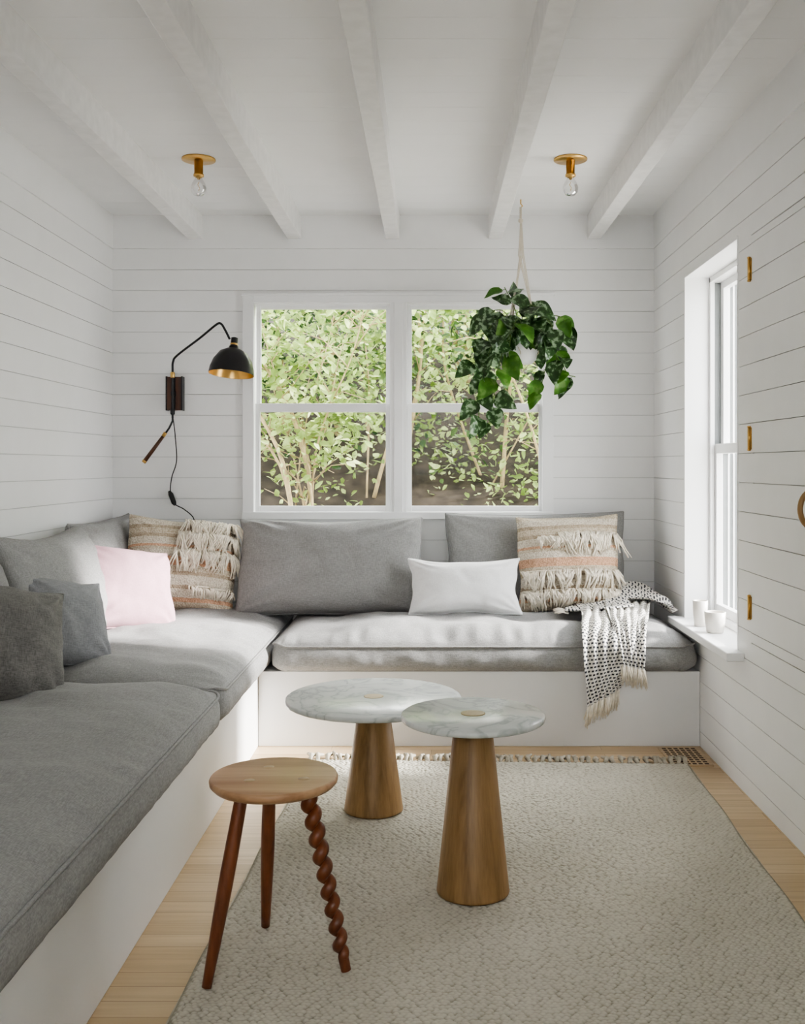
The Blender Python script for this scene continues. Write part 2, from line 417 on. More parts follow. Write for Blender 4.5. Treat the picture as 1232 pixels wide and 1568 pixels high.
# ---- cupboard door in right wall
mb = MB(); y0, y1, z0, z1 = DR; g = 0.004
edges = [z1-g]
for a, b in rows():
    if z0 < a < z1: edges.append(a-G/2)
edges.append(z0+g); edges.sort()
for c, d in zip(edges[:-1], edges[1:]):
    mb.box(XR-0.002, XR+0.010, y0+g, y1-g, c+(G/2 if c > z0+g+.001 else 0), d-G/2, M_wall)
mb.box(XR+.009, XR+.014, y0+g, y1-g, z0+g, z1-g, M_gap)
door = mb.build("door_1")
for z in (1.835, 1.25, 0.665):
    mb = MB()
    mb.box(XR-0.006, XR-0.0022, y1-0.012, y1+0.014, z-.038, z+.038, M_brassd)
    mb.lathe([(0.0055, -0.04), (0.0055, 0.04)], 10, M_brass, Matrix.Translation((XR-0.008, y1, z)))
    for s_ in (-.04, .04): mb.lathe([(0.004, -.003), (.007, -.001), (.007, .001), (.004, .004)], 10, M_brass, Matrix.Translation((XR-.008, y1, z+s_)))
    mb.build("door_hinge")
mb = MB(); pts = [(XR-0.002-0.042*math.sin(math.pi*k/16), 2.90, 1.03+0.055*math.cos(math.pi*k/16)) for k in range(17)]
mb.tube(pts, 0.008, M_oak, 10); mb.build("door_handle")

# ---- built-in bench (L)
XF, YF, ZB = -0.712, 4.14, 0.309
mb = MB()
mb.box(XL+.001, XF, YN+.01, YB-.001, 0.0, ZB, M_bench)
mb.box(XF+.001, XR-.001, YF, YB-.001, 0.0, ZB, M_bench)
mb.build("built_in_bench", bevel=0.003)

# ------------------------------------------------------------------ cushions
def seat_cushion(name, x0, x1, y0, y1, zb, zs, crown, mat, seed):
    nx = max(16, int((x1-x0)/0.014)); ny = max(16, int((y1-y0)/0.014))
    cx, cy = (x0+x1)/2, (y0+y1)/2; hx, hy = (x1-x0)/2, (y1-y0)/2; rc = 0.06
    def plan(a, b):
        x, y = a*hx, b*hy
        ex, ey = abs(x)-(hx-rc), abs(y)-(hy-rc)
        if ex > 0 and ey > 0:
            m = max(ex, ey); l = math.hypot(ex, ey); k = m/l
            x = math.copysign(hx-rc+ex*k, x); y = math.copysign(hy-rc+ey*k, y)
        return x, y
    vs = []; fs = []; idx = {}
    def rise(x, y):
        dx = min(1, (hx-abs(x))/0.16); dy = min(1, (hy-abs(y))/0.16)
        f = math.sqrt(max(0, 1-(1-dx)**2))*math.sqrt(max(0, 1-(1-dy)**2))
        q = (1-(x/hx)**2)*(1-(y/hy)**4)
        return f*(0.62+0.38*q)
    for i in range(nx+1):
        for j in range(ny+1):
            a = 2*i/nx-1; b = 2*j/ny-1
            a = math.copysign(1-(1-abs(a))**1.25, a); b = math.copysign(1-(1-abs(b))**1.25, b)
            x, y = plan(a, b); f = rise(x, y)
            w = noise.fractal(Vector((x*3+seed, y*3, seed*1.7)), 0.8, 2, 3)*0.022*f
            w += noise.ridged_multi_fractal(Vector((x*2.6+seed, y*4.5, 2)), 0.9, 2, 2, 1, 1.5)*0.007*f
            u = y if hx < hy else x; d = (hx-abs(x)) if hx < hy else (hy-abs(y))
            pk = noise.noise(Vector((u*17+seed, seed, d*3)))+.5*noise.noise(Vector((u*41+seed, seed*2, d*5)))
            w += 0.016*pk*math.exp(-(d/.09)**2)*min(1, d/.02)
            idx[i, j] = len(vs); vs.append((x, y, zs+crown*f+w))
    for i in range(nx):
        for j in range(ny): fs.append((idx[i, j], idx[i+1, j], idx[i+1, j+1], idx[i, j+1]))
    per = [(i, 0) for i in range(nx)]+[(nx, j) for j in range(ny)]+[(i, ny) for i in range(nx, 0, -1)]+[(0, j) for j in range(ny, 0, -1)]
    n = len(per); prev = [idx[p] for p in per]; K = 10; base = [vs[idx[p]] for p in per]
    for k in range(1, K+1):
        t = k/K; cur = []
        bul = 0.014*math.sin(math.pi*t) - (0.02*max(0, t-0.8)/0.2)
        for (x, y, z) in base:
            d = Vector((x/hx if abs(x) > hx-rc else 0, y/hy if abs(y) > hy-rc else 0))
            if d.length: d.normalize()
            ww = (noise.noise(Vector((x*9+seed, y*9, t*2)))*0.006+noise.noise(Vector((x*25+seed, y*25, t*1.2)))*0.004)*math.sin(math.pi*t)
            cur.append(len(vs)); vs.append((x+d.x*(bul+ww), y+d.y*(bul+ww), zs+(zb-zs)*t))
        for q in range(n):
            q2 = (q+1) % n; fs.append((prev[q2], prev[q], cur[q], cur[q2]))
        prev = cur
    fs.append(tuple(prev[::-1]))
    mb = MB(); mb.add(vs, fs, mat, True)
    loop = [Vector(b)+Vector((math.copysign(.003, b[0]) if abs(b[0])>hx-rc else 0, math.copysign(.003, b[1]) if abs(b[1])>hy-rc else 0, 0.001)) for b in base]; loop.append(loop[0])
    mb.tube(loop, 0.0050, mat, 6)
    return mb.build(name, loc=(cx, cy, 0))
seat_cushion("seat_cushion", -0.652, 1.085, 4.117, 4.975, 0.311, 0.413, 0.074, M_grey, 1.0)
seat_cushion("seat_cushion", -1.560, -0.682, 3.279, 4.975, 0.311, 0.413, 0.074, M_grey, 5.0)
seat_cushion("seat_cushion", -1.560, -0.682, 1.30, 3.258, 0.311, 0.413, 0.074, M_grey, 9.0)

def psurf(a, b, w, h, t, full, seed, wr, pin=0.05):
    x = w/2*a*(1-pin*(1-b*b)*a*a); y = h/2*b*(1-pin*(1-a*a)*b*b)
    c = (1-abs(a)**2.2)*(1-abs(b)**2.2)
    f = max(0, c)**full
    z = t/2*f
    z += (noise.fractal(Vector((x*6+seed, y*6+seed, seed)), 0.9, 2, 3))*wr*f
    for (ca, cb) in ((1, 1), (-1, 1), (1, -1), (-1, -1)):
        dx, dy = ca*1.02-a, cb*1.02-b; rr = math.hypot(dx, dy)
        an = math.atan2(dy*cb, dx*ca)
        amp = math.exp(-((rr-.40)/.28)**2)
        z += amp*wr*0.55*math.sin(an*13+seed*1.3+ca+2*cb+rr*1.5)*f
    for (p, q) in ((a, b), (b, a)):
        d = 1-abs(q); z += math.exp(-(d/.16)**2)*wr*.7*noise.noise(Vector((p*9+seed, seed*3, q*2)))*f
    return x, y, z
def pillow(name, w, h, t, mat, loc, yaw=0, lean=75, roll=0, seed=1, full=0.45, wr=0.008, n=60, pipe=True, extra=None, pin=0.05, slump=0.0):
    mb = MB(); vs = []; fs = []; A = {}; B = {}
    def edge(x, y, a, b):
        e = noise.noise(Vector((a*1.7+seed*2, b*1.7, seed)))*.012
        y2 = y - slump*h*max(0, b)*(math.cos(a*math.pi*.5+0.4*math.sin(seed)))
        return x+e, y2+e*.8
    for i in range(n+1):
        for j in range(n+1):
            a = math.sin((2*i/n-1)*math.pi/2); b = math.sin((2*j/n-1)*math.pi/2)
            x, y, z = psurf(a, b, w, h, t, full, seed, wr, pin)
            z2 = psurf(a, b, w, h, t, full, seed+31, wr, pin)[2]
            x, y = edge(x, y, a, b)
            A[i, j] = len(vs); vs.append((x, y, z))
            if i in (0, n) or j in (0, n): B[i, j] = A[i, j]
            else: B[i, j] = len(vs); vs.append((x, y, -z2))
    for i in range(n):
        for j in range(n):
            fs.append((A[i, j], A[i+1, j], A[i+1, j+1], A[i, j+1])); fs.append((B[i, j], B[i, j+1], B[i+1, j+1], B[i+1, j]))
    mb.add(vs, fs, mat, True)
    per = [(i, 0) for i in range(n)]+[(n, j) for j in range(n)]+[(i, n) for i in range(n, 0, -1)]+[(0, j) for j in range(n, -1, -1)]
    if pipe: mb.tube([vs[A[p]] for p in per], 0.0042, mat, 6)
    if extra: extra(mb, w, h, t, full, seed, wr)
    M = Matrix.Translation(loc) @ Matrix.Rotation(math.radians(yaw), 4, 'Z') @ Matrix.Rotation(math.radians(lean), 4, 'X') @ Matrix.Rotation(math.radians(roll), 4, 'Z')
    return mb.build(name, M=M)
pillow("back_cushion", 0.87, 0.47, 0.27, M_grey, (-0.475, 4.748, 0.684), 0, 69, 0.5, 3, 0.32, 0.014, 64, slump=.05, pin=.035)
pillow("back_cushion", 0.87, 0.46, 0.18, M_grey, (0.505, 4.88, 0.700), 0, 84, 0, 8, 0.28, 0.009, 60, pin=.03, slump=.03)
pillow("back_cushion", 0.86, 0.46, 0.24, M_grey, (-1.415, 3.77, 0.689), 90, 73, 0, 12, 0.32, 0.015, 60, pin=.04, slump=.05)
pillow("back_cushion", 0.76, 0.45, 0.18, M_grey, (-1.462, 4.59, 0.694), 88, 78, 0, 15, 0.32, 0.012, 60, pin=.04, slump=.03)
pillow("back_cushion", 0.90, 0.46, 0.24, M_grey, (-1.415, 2.85, 0.686), 90, 73, 0, 19, 0.32, 0.012, 60, pin=.04)
pillow("lumbar_pillow", 0.51, 0.26, 0.19, M_whitef, (0.150, 4.560, 0.607), 2, 68, 0, 22, 0.48, 0.012, pin=.09, slump=.02)
pillow("pink_pillow", 0.43, 0.38, 0.20, M_pink, (-1.255, 4.17, 0.642), 54, 62, -12, 25, 0.48, 0.015, pin=.09)
pillow("grey_pillow", 0.37, 0.35, 0.17, M_greym, (-1.28, 3.48, 0.612), 60, 58, -14, 28, 0.48, 0.014, pin=.09)
pillow("charcoal_pillow", 0.44, 0.42, 0.21, M_greyd, (-1.305, 3.02, 0.618), 56, 60, -18, 33, 0.50, 0.030, pin=.09)

def fringe(rowsdef, sd):
    def ex(mb, w, h, t, full, seed, wr):
        rr = random.Random(sd)
        for (b0, a0, a1, cnt, ln) in rowsdef:
            for k in range(cnt):
                a = a0+(a1-a0)*(k+rr.random())/cnt; a = max(-.97, min(.97, a))
                b = b0+rr.uniform(-.03, .03)
                L = ln*rr.uniform(.6, 1.3); sw = rr.uniform(-.5, .5)*L+ math.sin(k*.35)*0.35*L
                for s in range(3):
                    off = rr.uniform(-.006, .006); pts = []
                    for q in range(5):
                        tt = q/4; bb = b - tt*L/(h/2)
                        aa = a+(off*(1+tt)+sw*tt)/(w/2)
                        ac, bc = max(-.98, min(.98, aa)), max(-.98, min(.98, bb))
                        x, y, z = psurf(ac, bc, w, h, t, full, seed, wr)
                        x = aa*w/2; y = bb*h/2
                        pts.append((x+rr.uniform(-.004, .004), y, z+.006+.022*math.sin(math.pi*min(1, tt*1.2))+rr.uniform(-.003, .007)))
                    mb.tube(pts, [.0034, .0038, .0038, .003, .002], M_yarn, 5)
            pts = []
            for q in range(30):
                a = a0+(a1-a0)*q/29; x, y, z = psurf(max(-.97, min(.97, a)), b0, w, h, t, full, seed, wr)
                pts.append((x, y, z+.004+.0015*math.sin(q*2)))
            mb.tube(pts, .006, M_yarn, 6)
        for (ca, cb) in ((-1, -1), (1, -1)):
            for k in range(36):
                an = rr.uniform(-.9, .9); L = rr.uniform(.045, .08)
                x, y = ca*w/2*.97, cb*h/2*.97
                mb.tube([(x, y, 0), (x+ca*L*.4+an*.01, y-L*.1, .006*an), (x+ca*L*(.6-.3*abs(an)), y-L*.3+an*.015, rr.uniform(-.01, .01))], [.003, .003, .0015], M_yarn, 5)
    return ex
pillow("fringed_pillow", 0.47, 0.44, 0.20, M_boho, (0.64, 4.695, 0.701), -3, 76, 2, 41, 0.46, 0.013,
       extra=fringe([(0.58, -.2, .97, 42, .085), (0.50, -.6, .2, 22, .05), (-0.22, -.95, .95, 62, .075), (-0.62, -.97, .97, 68, .07)], 5))
pillow("fringed_pillow", 0.50, 0.44, 0.20, M_boho, (-1.155, 4.66, 0.694), 22, 70, -7, 47, 0.46, 0.015,
       extra=fringe([(0.95, 0.0, .97, 42, .085), (0.62, -.15, .97, 44, .09), (0.22, -.2, .95, 44, .085), (-.55, .1, .97, 20, .04)], 9))

# ------------------------------------------------------------------ throw blanket
uvs = []
def throw():
    mb = MB()
    def sheet(path, wvec, nu, nv, fold, seed, fr_end, uv0=0.0):
        P = bez(path, nu); n = len(P); vs = []; fs = []; L = 0; Ls = [0]
        for i in range(1, n): L += (P[i]-P[i-1]).length; Ls.append(L)
        W = bez(wvec, nu)
        for i in range(n):
            T = (P[min(i+1, n-1)]-P[max(0, i-1)]).normalized(); w = W[i]; nn = T.cross(w).normalized()
            if nn.z < -0.1 or (abs(nn.z) <= 0.35 and nn.y > 0): nn = -nn
            for j in range(nv+1):
                s = j/nv-.5
                f = math.sin(s*19+seed+Ls[i]*4)*fold + noise.noise(Vector((s*5+seed, Ls[i]*8, seed)))*fold*1.2
                vs.append(P[i]+w*s+nn*(abs(f)+.004)); uvs.append((s*w.length*1.35, Ls[i]+uv0))
        for i in range(n-1):
            for j in range(nv):
                a = i*(nv+1)+j; fs.append((a, a+1, a+nv+2, a+nv+1))
        mb.add(vs, fs, M_throw, True)
        if fr_end:
            rr = random.Random(seed)
            for j in range(0, nv+1):
                b = Vector(vs[(n-1)*(nv+1)+j])
                for q in range(2):
                    e = b+fr_end*rr.uniform(.045, .085)+Vector((rr.uniform(-.012, .012), rr.uniform(-.01, .004), 0))
                    mb.tube([b, (b+e)/2+Vector((rr.uniform(-.004, .004), -.004, 0)), e], [.0026, .0028, .0012], M_yarn, 5)
    sheet([(0.80, 4.62, .518), (0.79, 4.45, .516), (0.765, 4.27, .508), (0.745, 4.16, .480), (0.735, 4.092, .430), (0.728, 4.076, .35), (0.712, 4.074, .28), (0.695, 4.078, .215)],
          [(.30, .05, 0), (.27, .04, 0), (.25, 0, .0), (.25, 0, -.0), (.24, 0, .01), (.22, 0, .03), (.17, 0, .05), (.13, 0, .07)], 8, 60, .012, 2, Vector((-.15, 0, -1)))
    sheet([(0.90, 4.60, .532), (0.86, 4.40, .526), (0.83, 4.22, .508), (0.815, 4.12, .464), (0.812, 4.072, .40), (0.815, 4.064, .34)],
          [(.22, .05, 0), (.20, .04, 0), (.16, 0, 0), (.13, 0, .0), (.11, 0, -.01), (.09, 0, -.02)], 8, 40, .011, 4, Vector((.05, 0, -1)), .3)
    sheet([(0.74, 4.70, .505), (0.84, 4.66, .55), (0.95, 4.62, .565), (1.02, 4.56, .55), (1.05, 4.50, .505)],
          [(.02, -.22, 0), (.03, -.24, -.02), (.03, -.26, -.03), (.02, -.24, -.03), (.0, -.2, 0)], 8, 40, .018, 6, None, .7)
    sheet([(0.60, 4.50, .500), (0.68, 4.50, .512), (0.78, 4.46, .526), (0.88, 4.46, .54)],
          [(-.02, -.14, 0), (.0, -.18, 0), (.0, -.2, 0), (.0, -.2, 0)], 8, 30, .011, 8, None, .2)
    rr = random.Random(3)
    for k in range(26):
        b = Vector((0.60+rr.uniform(-.0, .01), 4.50-.07+.14*k/26, .504)); e = b+Vector((-rr.uniform(.03, .06), rr.uniform(-.01, .01), 0))
        mb.tube([b, (b+e)/2+Vector((0, 0, .006)), e], [.0026, .0026, .0012], M_yarn, 5)
    return mb.build("throw_blanket")
o = throw()
me = o.data; ul = me.uv_layers.new(name="UVMap")
sheet_idx = sorted({vi for p in me.polygons if p.material_index == 0 for vi in p.vertices})
mp = {vi: uvs[k] for k, vi in enumerate(sheet_idx)}
for p in me.polygons:
    if p.material_index == 0:
        for li in p.loop_indices: ul.data[li].uv = mp[me.loops[li].vertex_index]

# ------------------------------------------------------------------ side tables
def table(x, y, r, h, seed):
    mb = MB(); th = 0.017
    mb.lathe([(0.097, 0.0), (0.098, 0.004), (0.097, .008), (0.050, h-th-0.001), (0.049, h-th)], 64, M_oak)
    pr = [(0.05, h-th), (r-.006, h-th), (r-.001, h-th+.003), (r, h-th/2), (r-.001, h-.003), (r-.004, h), (0.033, h)]
    o0 = len(mb.v); mb.lathe(pr, 128, M_marble, cap=False)
    for i in range(o0, len(mb.v)):
        x_, y_, z_ = mb.v[i]; q = math.hypot(x_, y_)
        if q > r-.008:
            k = 1+noise.noise(Vector((x_*60+seed, y_*60, z_*80)))*.006; mb.v[i] = (x_*k, y_*k, z_)
    mb.lathe([(0.030, h-.004), (0.0325, h-.0005), (0.033, h+.001), (0.030, h+.0015)], 48, M_inlay)
    return mb.build("marble_side_table", loc=(x, y, 0.016))
table(-0.191, 3.34, 0.292, 0.374, 2); table(0.112, 2.70, 0.193, 0.475, 7)

# ------------------------------------------------------------------ stool
mb = MB(); cx, cy = -0.363, 2.325; zt = 0.441; rz = 0.015
mb.lathe([(0.128, zt-.024), (0.139, zt-.022), (0.1465, zt-.014), (0.1475, zt-.006), (0.145, zt-.001), (0.142, zt)], 72, M_seatw, Matrix.Translation((cx, cy, 0)))
tops = [(-0.425, 2.272), (-0.385, 2.40), (-0.285, 2.295)]
feet = [(-0.490, 2.195), (-0.410, 2.49), (-0.192, 2.270)]
for i, (t, f) in enumerate(zip(tops, feet)):
    A = Vector((t[0], t[1], zt-.015)); B = Vector((f[0], f[1], rz+.002))
    pts = []; rs = []
    if i < 2:
        for k in range(13):
            s = k/12; pts.append(A.lerp(B, s)); rs.append(0.0155-0.0008*math.cos(s*6.28)-0.004*s*s+0.001*math.sin(s*3.14))
        mb.tube(pts, rs, M_legw, 20)
    else:
        d = (B-A).normalized(); u = d.orthogonal().normalized(); w = d.cross(u); n = 360; turns = 10.5
        for k in range(n+1):
            s = k/n; env = min(1, max(0, (s-.04)/.03))*min(1, max(0, (0.93-s)/.04))
            a = 2*math.pi*turns*s
            pts.append(A.lerp(B, s)+(u*math.cos(a)+w*math.sin(a))*.0072*env); rs.append(0.0158-.004*s)
        mb.tube(pts, rs, M_legw, 16)
    mb.lathe([(0.013, zt-.002), (0.013, zt+.0006)], 20, M_vent, Matrix.Translation((t[0]+(.012 if i==0 else 0 if i==1 else -.006), t[1]+(.012 if i==0 else -.014 if i==1 else .002), 0)))
mb.build("three_legged_stool")

# ------------------------------------------------------------------ rug (real loop pile, numpy height field)
W, L = 1.47, 2.75
rug_root = D.objects.new("area_rug", None); SC.collection.objects.link(rug_root)
sp = 0.0026; nx = int(W/sp); ny = int(L/sp)
gx = np.linspace(-W/2, W/2, nx+1); gy = np.linspace(-L/2, L/2, ny+1)
X, Y = np.meshgrid(gx, gy, indexing='ij')
px, py = 0.0140, 0.0105
rs_ = np.random.RandomState(4)
NXC, NYC = int(W/px)+6, int(L/py)+6
jx = rs_.uniform(-.22, .22, (NXC, NYC)); jy = rs_.uniform(-.18, .18, (NXC, NYC)); jh = rs_.uniform(.72, 1.0, (NXC, NYC))
V = (Y+L/2)/py+2; H = np.zeros_like(X)
for dj in (-1, 0, 1):
    cj = np.clip(np.floor(V).astype(int)+dj, 0, NYC-1)
    U = (X+W/2)/px+2+0.5*(cj % 2)
    for di in (-1, 0, 1):
        ci = np.clip(np.floor(U).astype(int)+di, 0, NXC-1)
        du = (U-(ci+.5+jx[ci, cj]))/.60; dv = (V-(cj+.5+jy[ci, cj]))/.60
        H = np.maximum(H, jh[ci, cj]*np.sqrt(np.clip(1-du*du-dv*dv, 0, 1)))
ed = np.clip(np.minimum(W/2-np.abs(X), L/2-np.abs(Y))/.012, 0, 1)
Z = 0.0048+ed*(0.0025+0.0075*H)
co = np.stack([X+0.004*np.sin(Y*9)*(np.abs(X) > W/2-.02), Y, Z], axis=-1).reshape(-1, 3).astype(np.float32)
I, J = np.meshgrid(np.arange(nx), np.arange(ny), indexing='ij')
a = (I*(ny+1)+J).reshape(-1)
quads = np.stack([a, a+ny+1, a+ny+2, a+1], axis=-1).astype(np.int32)
me = D.meshes.new("loop_pile"); me.vertices.add(len(co)); me.vertices.foreach_set("co", co.reshape(-1))
me.loops.add(quads.size); me.loops.foreach_set("vertex_index", quads.reshape(-1))
me.polygons.add(len(quads)); me.polygons.foreach_set("loop_start", np.arange(0, quads.size, 4, dtype=np.int32))
me.polygons.foreach_set("loop_total", np.full(len(quads), 4, dtype=np.int32))
me.update(calc_edges=True); me.validate()
me.polygons.foreach_set("use_smooth", np.ones(len(me.polygons), dtype=bool))
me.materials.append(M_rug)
po = D.objects.new("loop_pile", me); SC.collection.objects.link(po); po.parent = rug_root
mb = MB()
mb.box(-W/2, W/2, -L/2, L/2, .0005, .0050, M_rugf)
rr = random.Random(11)
for side in (1, -1):
    x = -W/2+.006
    while x < W/2:
        y = side*L/2
        kx = x+rr.uniform(-.008, .008); ky = y+side*rr.uniform(.015, .035)
        for _ in range(3):
            ex = kx+rr.uniform(-.022, .022); ey = ky+side*rr.uniform(.006, .026)
            mb.tube([(x+rr.uniform(-.006, .006), y-side*.004, .009), (kx, ky, .018), (ex, ey, .010+rr.uniform(0, .014))], [.005, .0085, .005], M_rugf, 6)
        mb.lathe([(.003, -.012), (.011, -.003), (.011, .005), (.003, .012)], 8, M_rugf, Matrix.Translation((kx, ky, .016)))
        x += rr.uniform(.018, .036)
mb.build("fringe_and_backing", parent=rug_root)
rug_root.matrix_world = Matrix.Translation((0.205, 3.90-L/2, 0)) @ Matrix.Rotation(math.radians(-2.2), 4, 'Z')

# ------------------------------------------------------------------ floor vent
mb = MB(); mb.box(.925, 1.085, 3.86, 4.11, 0.0005, .006, M_vent)
for i in range(6):
    for j in range(9):
        mb.box(.937+i*.0235, .937+i*.0235+.016, 3.872+j*.026, 3.872+j*.026+.015, .0055, .0066, M_ventd)
mb.build("floor_vent")

# ------------------------------------------------------------------ cups on the sill
for (x, y, r, h) in ((1.112, 4.16, .031, .105), (1.128, 4.0, .042, .082)):
    mb = MB(); z = 0.493
    pr = [(r*.72, z), (r*.80, z+.003), (r*.92, z+h*.5), (r, z+h), (r-.003, z+h+.001), (r-.006, z+h-.002), (r*.82, z+h*.5), (r*.6, z+.012), (0.002, z+.010)]
    mb.lathe(pr, 40, M_cer, Matrix.Translation((x, y, 0))); mb.build("ceramic_cup")

# ------------------------------------------------------------------ ceiling lights
for x in (-0.942, 0.564):
    mb = MB(); T = Matrix.Translation((x, 4.076, ZC))
    mb.lathe([(0.067, -.0005), (0.068, -.004), (0.067, -.007), (0.012, -.009)], 48, M_brass, T)
    mb.lathe([(0.018, -.008), (0.018, -.062), (0.021, -.063), (0.021, -.072), (.013, -.074)], 32, M_brass, T)
    mb.lathe([(0.012, -.072), (0.014, -.080), (0.026, -.100), (0.031, -.118), (0.028, -.136), (0.018, -.148), (0.003, -.152)], 32, M_bulb, T)
    mb.tube([(0, 0, -.075), (0.004, 0, -.09), (-.004, 0, -.105), (.004, 0, -.118), (0, 0, -.13)], .0012, M_brass, 5, T)
    mb.build("ceiling_light")

# ------------------------------------------------------------------ wall sconce
mb = MB()
mb.box(-1.302, -1.230, 4.955, YB-.001, 1.430, 1.594, M_walnut)
mb.box(-1.272, -1.260, 4.949, 4.956, 1.432, 1.592, M_black)
mb.box(-1.307, -1.301, 4.950, YB-.001, 1.428, 1.596, M_black); mb.box(-1.231, -1.225, 4.950, YB-.001, 1.428, 1.596, M_black)
arm = bez([(-1.266, 4.925, 1.39), (-1.266, 4.925, 1.50), (-1.266, 4.925, 1.62), (-1.262, 4.92, 1.665), (-1.235, 4.90, 1.695), (-1.10, 4.79, 1.765), (-1.00, 4.68, 1.812), (-0.972, 4.655, 1.812), (-0.950, 4.645, 1.78), (-0.930, 4.645, 1.74)], 8)
mb.tube(arm, 0.0055, M_black, 10)
for z in (1.42, 1.60): mb.lathe([(.009, -.014), (.011, -.01), (.011, .01), (.009, .014)], 16, M_brass if z > 1.5 else M_black, Matrix.Translation((-1.266, 4.925, z)))
mb.box(-1.275, -1.257, 4.925, 4.96, 1.50, 1.52, M_black)
T = Matrix.Translation((-0.922, 4.637, 1.577)) @ Matrix.Rotation(math.radians(-7), 4, 'X') @ Matrix.Rotation(math.radians(4), 4, 'Y')
mb.lathe([(.008, .175), (.016, .172), (.017, .135), (.022, .132), (.022, .122), (.03, .121), (.062, .104), (.088, .066), (.100, .03), (.104, 0.0)], 48, M_black, T, cap=False)
mb.lathe([(.1025, 0.001), (.0985, .03), (.0865, .065), (.061, .101), (.02, .117), (.001, .118)], 48, M_brass, T, cap=False)
mb.lathe([(.104, 0), (.1025, .001)], 48, M_brass, T, cap=False)
mb.lathe([(.0175, .138), (.0185, .142), (.0175, .146)], 24, M_brass, T)
mb.lathe([(.003, .03), (.02, .04), (.027, .06), (.02, .085), (.013, .11)], 24, M_cer, T)
mb.tube([(-1.266, 4.925, 1.42), (-1.266, 4.925, 1.375), (-1.283, 4.925, 1.34), (-1.30, 4.925, 1.315)], .005, M_black, 8)
mb.tube([(-1.300, 4.925, 1.318), (-1.312, 4.925, 1.300)], .009, M_brass, 12)
mb.tube([(-1.312, 4.925, 1.300), (-1.40, 4.925, 1.182)], [.008, .010], M_walnut, 12)
mb.tube([(-1.40, 4.925, 1.182), (-1.408, 4.925, 1.172)], .0105, M_brass, 12)
cord = bez([(-1.266, 4.93, 1.40), (-1.262, 4.96, 1.30), (-1.262, 4.985, 1.18), (-1.285, 4.985, 1.10), (-1.292, 4.985, 1.03), (-1.275, 4.985, .97), (-1.225, 4.985, .94), (-1.18, 4.985, .90), (-1.165, 4.975, .85)], 10)
mb.tube(cord, .0028, M_cord, 6)
mb.tube([(-1.298, 4.985, 1.03), (-1.290, 4.983, 1.015), (-1.274, 4.983, .972), (-1.268, 4.985, .96)], [.006, .012, .012, .006], M_cord, 10)
mb.build("wall_sconce")

